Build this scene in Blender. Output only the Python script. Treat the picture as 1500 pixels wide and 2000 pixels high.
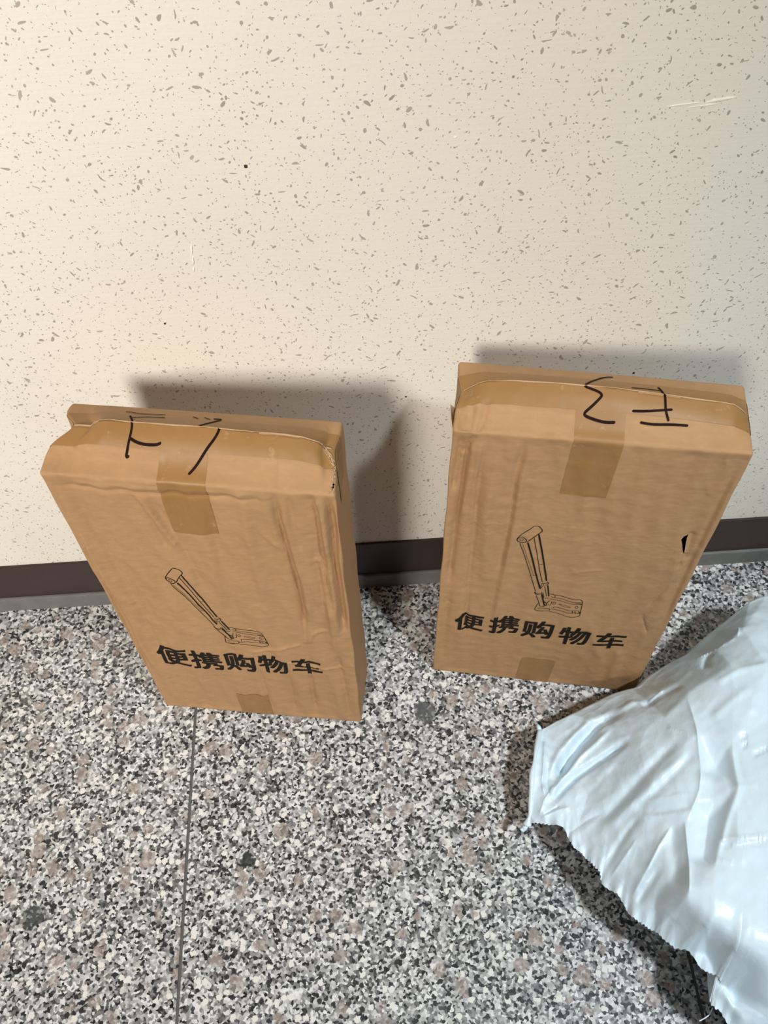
import bpy, bmesh, math
import numpy as np
from mathutils import Matrix, Vector

for o in list(bpy.data.objects):
    bpy.data.objects.remove(o)
SC = bpy.context.scene
COL = SC.collection

# ------------------------------------------------------------------ camera
CAM = np.array([0.0, -0.6941, 1.1744])
R_RIGHT, R_UP, R_FWD = (0.99777, -0.06303, -0.022), (0.06423, 0.81647, 0.57381), (0.0182, 0.57394, -0.81869)
cd = bpy.data.cameras.new('camera')
cd.sensor_fit = 'HORIZONTAL'
cd.sensor_width = 36.0
cd.lens = 1756.6 / 1500.0 * 36.0
cd.clip_start = 0.02
cam = bpy.data.objects.new('camera', cd)
COL.objects.link(cam)
cam.matrix_world = Matrix(((R_RIGHT[0], R_UP[0], -R_FWD[0], CAM[0]),
                           (R_RIGHT[1], R_UP[1], -R_FWD[1], CAM[1]),
                           (R_RIGHT[2], R_UP[2], -R_FWD[2], CAM[2]), (0, 0, 0, 1)))
SC.camera = cam

# ------------------------------------------------------------------ light
SC.view_settings.view_transform = 'Standard'
SC.view_settings.look = 'None'
SC.view_settings.gamma = 1.0
SC.view_settings.use_curve_mapping = False
SC.view_settings.exposure = 0.1

world = bpy.data.worlds.new('corridor_ambient')
SC.world = world
world.use_nodes = True
world.node_tree.nodes['Background'].inputs[0].default_value = (0.93, 0.97, 1.0, 1)
world.node_tree.nodes['Background'].inputs[1].default_value = 0.03


def aim(o, target):
    d = Vector(target) - o.location
    o.rotation_euler = d.to_track_quat('-Z', 'Y').to_euler()


def spot(name, loc, target, watts, radius, cone, blend, colour):
    l = bpy.data.lights.new(name, 'SPOT')
    l.energy = watts
    l.shadow_soft_size = radius
    l.spot_size = math.radians(cone)
    l.spot_blend = blend
    l.color = colour
    o = bpy.data.objects.new(name, l)
    COL.objects.link(o)
    o.location = loc
    aim(o, target)
    return o


# a warm lamp in front and to the left with an upright oval beam, a cooler downlight overhead right
lamp = spot('corridor_lamp_warm', (-1.28, -3.05, 2.6), (-0.48, 0.0, 0.56), 720, 0.40, 29.0, 1.0, (1.0, 0.935, 0.86))
lamp.scale = (1.0, 2.4, 1.0)
lamp.rotation_euler = (lamp.rotation_euler.to_matrix() @ Matrix.Rotation(math.radians(-27), 3, 'Z')).to_euler()
spot('corridor_lamp_cool', (0.90, -1.25, 2.65), (0.46, -0.56, 0.0), 262, 0.09, 46, 1.0, (0.90, 0.97, 1.0))

# ------------------------------------------------------------------ helpers
def tag(o, label=None, cat=None, group=None, kind=None):
    if label: o['label'] = label
    if cat: o['category'] = cat
    if group: o['group'] = group
    if kind: o['kind'] = kind
    return o


def empty(name, loc=(0, 0, 0), rz=0.0):
    o = bpy.data.objects.new(name, None)
    o.empty_display_size = 0.05
    COL.objects.link(o)
    o.location = loc
    o.rotation_euler = (0, 0, rz)
    return o


def mesh_obj(name, verts, faces, mat, parent=None, smooth=True):
    me = bpy.data.meshes.new(name)
    me.from_pydata([tuple(map(float, v)) for v in verts], [], [tuple(map(int, f)) for f in faces])
    me.validate()
    me.materials.append(mat)
    if smooth:
        me.polygons.foreach_set('use_smooth', [True] * len(me.polygons))
    me.update()
    o = bpy.data.objects.new(name, me)
    COL.objects.link(o)
    if parent: o.parent = parent
    return o


def bevel_box(name, lo, hi, mat, parent=None, r=0.002, seg=2, origin=None):
    bm = bmesh.new()
    bmesh.ops.create_cube(bm, size=1.0)
    lo, hi = np.array(lo, float), np.array(hi, float)
    og = np.array(origin if origin is not None else (0, 0, 0), float)
    for v in bm.verts:
        v.co = Vector(tuple((lo + hi) / 2 + np.array(v.co) * (hi - lo) - og))
    if r:
        bmesh.ops.bevel(bm, geom=list(bm.edges), offset=r, segments=seg, affect='EDGES', profile=0.6)
    me = bpy.data.meshes.new(name)
    bm.to_mesh(me)
    bm.free()
    me.materials.append(mat)
    o = bpy.data.objects.new(name, me)
    COL.objects.link(o)
    o.location = tuple(og)
    if parent: o.parent = parent
    return o


class NT:
    """small node-building helper"""
    def __init__(self, name):
        self.m = bpy.data.materials.new(name)
        self.m.use_nodes = True
        self.t = self.m.node_tree
        self.b = self.t.nodes['Principled BSDF']

    def n(self, kind, **kw):
        nd = self.t.nodes.new(kind)
        for k, v in kw.items():
            setattr(nd, k, v)
        return nd

    def put(self, sock, v):
        if hasattr(v, 'links') or hasattr(v, 'is_linked'):
            self.t.links.new(v, sock)
        else:
            sock.default_value = v

    def math(self, op, a, b=None, c=None, clamp=False):
        nd = self.n('ShaderNodeMath', operation=op, use_clamp=clamp)
        for i, v in enumerate((a, b, c)):
            if v is not None: self.put(nd.inputs[i], v)
        return nd.outputs[0]

    def vmath(self, op, a, b=None, scale=None):
        nd = self.n('ShaderNodeVectorMath', operation=op)
        self.put(nd.inputs[0], a)
        if b is not None: self.put(nd.inputs[1], b)
        if scale is not None: self.put(nd.inputs['Scale'], scale)
        return nd.outputs['Value'] if op in ('LENGTH', 'DISTANCE', 'DOT_PRODUCT') else nd.outputs[0]

    def sep(self, v):
        nd = self.n('ShaderNodeSeparateXYZ')
        self.put(nd.inputs[0], v)
        return nd.outputs

    def comb(self, x, y, z):
        nd = self.n('ShaderNodeCombineXYZ')
        for i, v in enumerate((x, y, z)): self.put(nd.inputs[i], v)
        return nd.outputs[0]

    def mix(self, f, a, b, blend='MIX'):
        nd = self.n('ShaderNodeMix', data_type='RGBA', blend_type=blend)
        self.put(nd.inputs[0], f)
        self.put(nd.inputs[6], a if not isinstance(a, tuple) else (*a, 1)[:4])
        self.put(nd.inputs[7], b if not isinstance(b, tuple) else (*b, 1)[:4])
        return nd.outputs[2]

    def noise(self, vec, scale, detail=2.0, rough=0.5, dims='3D'):
        nd = self.n('ShaderNodeTexNoise', noise_dimensions=dims)
        self.put(nd.inputs['Vector'], vec)
        nd.inputs['Scale'].default_value = scale
        nd.inputs['Detail'].default_value = detail
        nd.inputs['Roughness'].default_value = rough
        return nd.outputs

    def voronoi(self, vec, scale, dims='2D', feature='F1'):
        nd = self.n('ShaderNodeTexVoronoi', voronoi_dimensions=dims, feature=feature)
        self.put(nd.inputs['Vector'], vec)
        nd.inputs['Scale'].default_value = scale
        return nd.outputs

    def ramp(self, f, stops, interp='LINEAR'):
        nd = self.n('ShaderNodeValToRGB')
        cr = nd.color_ramp
        cr.interpolation = interp
        while len(cr.elements) < len(stops): cr.elements.new(0.5)
        for e, (p, c) in zip(cr.elements, stops):
            e.position = p
            e.color = (*c, 1) if len(c) == 3 else c
        self.put(nd.inputs[0], f)
        return nd.outputs[0]

    def sstep(self, x, lo, hi):
        nd = self.n('ShaderNodeMapRange', interpolation_type='SMOOTHSTEP')
        self.put(nd.inputs[0], x)
        nd.inputs[1].default_value = lo
        nd.inputs[2].default_value = hi
        return nd.outputs[0]

    def bump(self, h, strength, dist, normal=None):
        nd = self.n('ShaderNodeBump')
        self.put(nd.inputs['Height'], h)
        nd.inputs['Strength'].default_value = strength
        nd.inputs['Distance'].default_value = dist
        if normal is not None: self.put(nd.inputs['Normal'], normal)
        return nd.outputs[0]

    def pos(self):
        return self.n('ShaderNodeNewGeometry').outputs['Position']

    def obj(self):
        return self.n('ShaderNodeTexCoord').outputs['Object']

    def out(self, colour=None, rough=None, normal=None, spec=None, **kw):
        if colour is not None: self.put(self.b.inputs['Base Color'], colour if not isinstance(colour, tuple) else (*colour, 1)[:4])
        if rough is not None: self.put(self.b.inputs['Roughness'], rough)
        if normal is not None: self.put(self.b.inputs['Normal'], normal)
        if spec is not None: self.put(self.b.inputs['Specular IOR Level'], spec)
        for k, v in kw.items(): self.put(self.b.inputs[k.replace('_', ' ')], v)
        return self.m


def rand3(col, t):
    nd = t.n('ShaderNodeSeparateColor')
    t.put(nd.inputs[0], col)
    return nd.outputs


# ------------------------------------------------------------------ materials
def mat_wall():
    t = NT('cream_flecked_wall_paint')
    p = t.sep(t.pos())
    base = t.comb(p[0], p[2], 0.0)
    nz = t.noise(base, 60, 2, 0.5)
    warp = t.vmath('SCALE', t.vmath('SUBTRACT', nz['Color'], (0.5, 0.5, 0.5)), scale=0.0085)
    vec = t.vmath('ADD', base, warp)

    def flecks(scale, length, width, keep, offset):
        v = t.vmath('ADD', vec, (offset, offset * 1.7, 0))
        vo = t.voronoi(v, scale)
        rnd = rand3(vo['Color'], t)
        d = t.vmath('SUBTRACT', v, vo['Position'])
        rot = t.n('ShaderNodeVectorRotate', rotation_type='Z_AXIS')
        t.put(rot.inputs['Vector'], d)
        t.put(rot.inputs['Angle'], t.math('MULTIPLY', rnd[0], 6.283))
        s = t.sep(rot.outputs[0])
        grow = t.math('MULTIPLY_ADD', t.math('POWER', rnd[1], 1.5), 1.0, 0.30)
        ax = t.math('MULTIPLY', grow, length)
        ay = t.math('MULTIPLY', t.math('MULTIPLY_ADD', t.math('FRACT', t.math('MULTIPLY', rnd[1], 7.3)), 0.9, 0.5), width)
        ex = t.math('DIVIDE', s[0], ax)
        ey = t.math('DIVIDE', s[1], ay)
        r2 = t.math('ADD', t.math('MULTIPLY', ex, ex), t.math('MULTIPLY', ey, ey))
        inside = t.math('SUBTRACT', 1.0, t.sstep(r2, 0.6, 1.2))
        return t.math('MULTIPLY', inside, t.math('LESS_THAN', rnd[2], keep))

    a = flecks(52, 0.0036, 0.0011, 0.34, 0.0)
    a2 = flecks(70, 0.0026, 0.0011, 0.34, 3.1)
    b = flecks(120, 0.0016, 0.0007, 0.36, 1.3)
    b2 = flecks(140, 0.0011, 0.0006, 0.30, 4.3)
    c = flecks(230, 0.0007, 0.00045, 0.26, 2.1)
    m = t.math('MAXIMUM', t.math('MAXIMUM', a, a2), t.math('MAXIMUM', t.math('MAXIMUM', b, b2), c))
    big = t.noise(base, 5, 3, 0.6)[0]
    m = t.math('MULTIPLY', m, t.math('MULTIPLY_ADD', t.noise(base, 18, 1)[0], 0.5, 0.50))
    cream = t.mix(big, (0.75, 0.715, 0.635), (0.80, 0.765, 0.685))
    col = t.mix(m, cream, (0.27, 0.245, 0.205))
    streak = t.noise(t.comb(t.math('MULTIPLY', p[0], 6.0), t.math('MULTIPLY', p[2], 90.0), 0.0), 3.0, 3, 0.6)[0]
    h = t.math('ADD', t.math('MULTIPLY', t.noise(base, 260, 3, 0.6)[0], 0.5), t.math('MULTIPLY', streak, 0.5))
    h = t.math('SUBTRACT', h, t.math('MULTIPLY', m, 0.55))
    return t.out(col, 0.55, t.bump(h, 0.35, 0.0012), 0.35)


def mat_granite():
    t = NT('speckled_granite')
    g = t.pos()
    p = t.sep(g)
    base = t.comb(p[0], p[1], 0.0)
    n1 = t.noise(base, 230, 2, 0.6)
    w = t.vmath('ADD', base, t.vmath('SCALE', t.vmath('SUBTRACT', n1['Color'], (0.5, 0.5, 0.5)), scale=0.0060))
    v1 = t.voronoi(w, 330)
    r1 = rand3(v1['Color'], t)
    patch = t.noise(base, 45, 3, 0.6)[0]
    val = t.math('ADD', r1[0], t.math('MULTIPLY', t.math('SUBTRACT', patch, 0.5), 0.5))
    grain = t.ramp(val, [(0.0, (0.012, 0.013, 0.014)), (0.09, (0.03, 0.032, 0.034)), (0.21, (0.10, 0.10, 0.10)),
                         (0.40, (0.24, 0.24, 0.24)), (0.62, (0.42, 0.415, 0.41)), (0.88, (0.65, 0.65, 0.645)), (1.0, (0.76, 0.76, 0.755))])
    # white crystals and dark mica at a coarser scale
    v2 = t.voronoi(t.vmath('ADD', w, (3.1, 1.7, 0)), 120)
    r2 = rand3(v2['Color'], t)
    wm = t.math('MULTIPLY', t.math('LESS_THAN', r2[0], 0.09), t.math('SUBTRACT', 1.0, t.sstep(v2['Distance'], 0.38, 0.50)))
    col = t.mix(wm, grain, (0.74, 0.72, 0.68))
    dm = t.math('MULTIPLY', t.math('GREATER_THAN', r2[0], 0.90), t.math('SUBTRACT', 1.0, t.sstep(v2['Distance'], 0.28, 0.42)))
    col = t.mix(dm, col, (0.03, 0.032, 0.035))
    # pinkish brown feldspar
    n2 = t.noise(base, 75, 2, 0.6)
    w3 = t.vmath('ADD', base, t.vmath('SCALE', t.vmath('SUBTRACT', n2['Color'], (0.5, 0.5, 0.5)), scale=0.019))
    v3 = t.voronoi(w3, 42)
    r3 = rand3(v3['Color'], t)
    size = t.math('MULTIPLY_ADD', r3[1], 0.26, 0.16)
    pm = t.math('MULTIPLY', t.math('LESS_THAN', r3[0], 0.27), t.math('SUBTRACT', 1.0, t.sstep(t.math('SUBTRACT', v3['Distance'], size), -0.03, 0.05)))
    pink = t.mix(t.noise(base, 160, 3, 0.7)[0], (0.24, 0.195, 0.17), (0.42, 0.345, 0.305))
    col = t.mix(t.math('MULTIPLY', pm, t.math('MULTIPLY_ADD', r1[2], 0.45, 0.45)), col, pink)
    # a few dark green-black inclusions
    for cx, cy, rad, c_ in DARK_SPOTS:
        dv = t.vmath('DISTANCE', w3, (cx, cy, 0.0))
        dmask = t.math('SUBTRACT', 1.0, t.sstep(dv, rad * 0.85, rad * 1.1))
        col = t.mix(t.math('MULTIPLY', dmask, 0.93), col, t.mix(t.math('GREATER_THAN', r1[1], 0.86), c_, (0.20, 0.22, 0.22)))
    rough = t.math('MULTIPLY_ADD', t.noise(base, 30, 3)[0], 0.12, 0.28)
    return t.out(col, rough, t.bump(r1[1], 0.06, 0.0006), 0.42)


def mat_plain(name, colour, rough, spec=0.4, var=0.12, scale=60.0, bump=0.1, bdist=0.0006):
    t = NT(name)
    o = t.obj()
    n = t.noise(o, scale, 4, 0.6)[0]
    c0 = tuple(c * (1 - var) for c in colour)
    c1 = tuple(min(1, c * (1 + var)) for c in colour)
    return t.out(t.mix(n, c0, c1), rough, t.bump(n, bump, bdist), spec)


def mat_cardboard():
    t = NT('brown_kraft_cardboard')
    o = t.obj()
    p = t.sep(o)
    big = t.noise(o, 14, 4, 0.6)[0]
    fibre = t.noise(t.comb(t.math('MULTIPLY', p[0], 60.0), t.math('MULTIPLY', p[1], 60.0), t.math('MULTIPLY', p[2], 260.0)), 1.0, 4, 0.65)[0]
    c = t.mix(big, (0.355, 0.204, 0.096), (0.435, 0.255, 0.125))
    c = t.mix(t.math('MULTIPLY', t.sstep(fibre, 0.35, 0.75), 0.30), c, (0.52, 0.315, 0.165))
    scuff = t.sstep(t.noise(o, 55, 5, 0.7)[0], 0.60, 0.78)
    c = t.mix(t.math('MULTIPLY', scuff, 0.35), c, (0.56, 0.36, 0.205))
    flute = t.math('SINE', t.math('MULTIPLY', p[0], 2 * math.pi / 0.0072))
    mott = t.noise(t.comb(t.math('MULTIPLY', p[0], 40.0), t.math('MULTIPLY', p[1], 40.0), t.math('MULTIPLY', p[2], 110.0)), 1.0, 3, 0.6)[0]
    h = t.math('ADD', t.math('MULTIPLY', flute, 0.06), t.math('ADD', t.math('MULTIPLY', mott, 0.9), t.math('MULTIPLY', fibre, 0.25)))
    return t.out(c, 0.72, t.bump(h, 0.26, 0.0014), 0.25)


def mat_tape():
    t = NT('brown_packing_tape')
    o = t.obj()
    n = t.noise(o, 35, 4, 0.65)[0]
    c = t.mix(n, (0.268, 0.138, 0.043), (0.335, 0.180, 0.064))
    bub = t.sstep(t.noise(o, 90, 3, 0.6)[0], 0.62, 0.72)
    c = t.mix(t.math('MULTIPLY', bub, 0.35), c, (0.50, 0.31, 0.17))
    return t.out(c, 0.46, t.bump(t.noise(o, 40, 3)[0], 0.3, 0.0015), 0.32)


def mat_film():
    t = NT('white_poly_film')
    o = t.obj()
    n = t.noise(o, 9, 3, 0.5)[0]
    c = t.mix(n, (0.645, 0.78, 0.865), (0.70, 0.82, 0.89))
    crin = t.noise(o, 70, 4, 0.6)[0]
    fine = t.noise(o, 300, 3, 0.6)[0]
    h = t.math('ADD', crin, t.math('MULTIPLY', fine, 0.15))
    m = t.out(c, t.math('MULTIPLY_ADD', n, 0.10, 0.24), t.bump(h, 0.14, 0.004), 0.5)
    return m


# ------------------------------------------------------------------ setting
DARK_SPOTS = [(-0.1792, -0.3913, 0.0085, (0.014, 0.02, 0.02)), (-0.4394, -0.4409, 0.013, (0.05, 0.055, 0.055)),
              (0.0612, -0.2107, 0.017, (0.085, 0.09, 0.09))]
M_WALL = mat_wall()
M_FLOOR = mat_granite()
M_GROUT = mat_plain('dark_grout', (0.10, 0.10, 0.095), 0.85)
M_SKIRT = mat_plain('brown_painted_baseboard', (0.040, 0.025, 0.021), 0.42, 0.35, 0.15)
M_STRIP = mat_plain('grey_cement_strip', (0.165, 0.165, 0.155), 0.6, 0.4, 0.3, 40)
M_CARD = mat_cardboard()
M_TAPE = mat_tape()
M_INK = mat_plain('black_printing_ink', (0.014, 0.011, 0.008), 0.7, 0.12)
M_MARK = mat_plain('black_marker_ink', (0.016, 0.006, 0.005), 0.75, 0.1)
M_PULP = mat_plain('torn_paper_edge', (0.46, 0.31, 0.185), 0.8, 0.2, 0.25, 400)
M_FILM = mat_film()
M_SCUFF = mat_plain('bare_plaster', (0.86, 0.82, 0.73), 0.8, 0.2)
M_PIT = mat_plain('dark_pit', (0.05, 0.042, 0.035), 0.8, 0.2)

HB, HS = 0.1126, 0.0321
X0, X1 = -1.756, 1.844
wall = bevel_box('wall_back', (X0, 0.0, -0.05), (X1, 0.14, 2.9), M_WALL, None, 0)
tag(wall, 'cream painted wall with small grey flecks behind the boxes', kind='structure')
# paint damage on the wall: flakes with real thickness
def flake(name, pts, mat, thick=0.0006):
    n = len(pts)
    c = np.mean(pts, 0)
    v = [(x, -0.0001, z) for x, z in pts]
    inner = [(c[0] + (x - c[0]) * 0.72, -thick, c[1] + (z - c[1]) * 0.72) for x, z in pts]
    v += inner + [(c[0], -thick * 1.1, c[1])]
    f = []
    for i in range(n):
        j = (i + 1) % n
        f += [(i, j, n + j, n + i), (n + i, n + j, 2 * n)]
    return mesh_obj(name, v, f, mat, wall)


rng = np.random.default_rng(7)
def streak(x0, z0, x1, z1, w):
    ax = np.array([x1 - x0, z1 - z0]); L = np.linalg.norm(ax); ax /= L
    nx = np.array([-ax[1], ax[0]])
    up, dn = [], []
    for i in range(9):
        u = i / 8
        e = math.sin(math.pi * min(max(u, .04), .96)) ** .5
        q = np.array([x0, z0]) + ax * L * u
        up.append(q + nx * w * e * rng.uniform(.35, 1))
        dn.append(q - nx * w * e * rng.uniform(.35, 1))
    return [tuple(q) for q in up + dn[::-1]]


for a in ((-0.1472, 0.6370, -0.1490, 0.6250, 0.0012), (-0.1487, 0.6230, -0.1500, 0.6130, 0.0015), (-0.1502, 0.6110, -0.1512, 0.6045, 0.0012),
          (0.2706, 0.7478, 0.3010, 0.7500, 0.0010), (0.3040, 0.7500, 0.3297, 0.7528, 0.0022), (0.2890, 0.7460, 0.3150, 0.7478, 0.0008), (0.0935, 0.7306, 0.0965, 0.7312, 0.0012)):
    flake('paint_scuff', streak(*a), M_SCUFF)
for x, z, s in ((0.3102, 0.4260, 0.0016), (-0.0854, 0.7144, 0.0018), (-0.1930, 0.5417, 0.0013), (0.052, 0.410, 0.0013)):
    flake('paint_pit', [(x + s * math.cos(k * math.pi / 4) * (1.3 if k % 2 else .8), z + s * math.sin(k * math.pi / 4)) for k in range(8)], M_PIT, 0.0004)

skirt = bevel_box('baseboard_back', (X0, -0.0035, HS - 0.004), (X1, 0.002, HB), M_SKIRT, None, 0.0012)
tag(skirt, 'dark brown painted baseboard band along the foot of the wall', kind='structure')
strip = bevel_box('trim_1', (X0, -0.0075, -0.02), (X1, 0.002, HS), M_STRIP, None, 0.002)
tag(strip, 'narrow grey cement strip between baseboard and floor', kind='structure')

floor = empty('floor')
tag(floor, 'polished speckled granite tile floor', kind='structure')
J = 0.0036
xs = [-0.256 - 1.2 - .3, -0.256 - 1.2, -0.256 - .6, -0.256, 0.344, 0.944, 1.544, 1.844]
ys = [0.0, -0.66, -1.26, -1.86, -2.46, -3.06, -3.66]
for i in range(len(xs) - 1):
    for j in range(len(ys) - 1):
        bevel_box('tile', (xs[i] + J / 2, ys[j + 1] + J / 2, -0.02), (xs[i + 1] - J / 2, ys[j] - (J / 2 if j else -0.01), 0.0), M_FLOOR, floor, 0.0006, 1,
                  origin=((xs[i] + xs[i + 1]) / 2, (ys[j] + ys[j + 1]) / 2, 0.0))
bevel_box('grout', (X0, ys[-1], -0.03), (X1, 0.01, -0.0016), M_GROUT, floor, 0)

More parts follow.
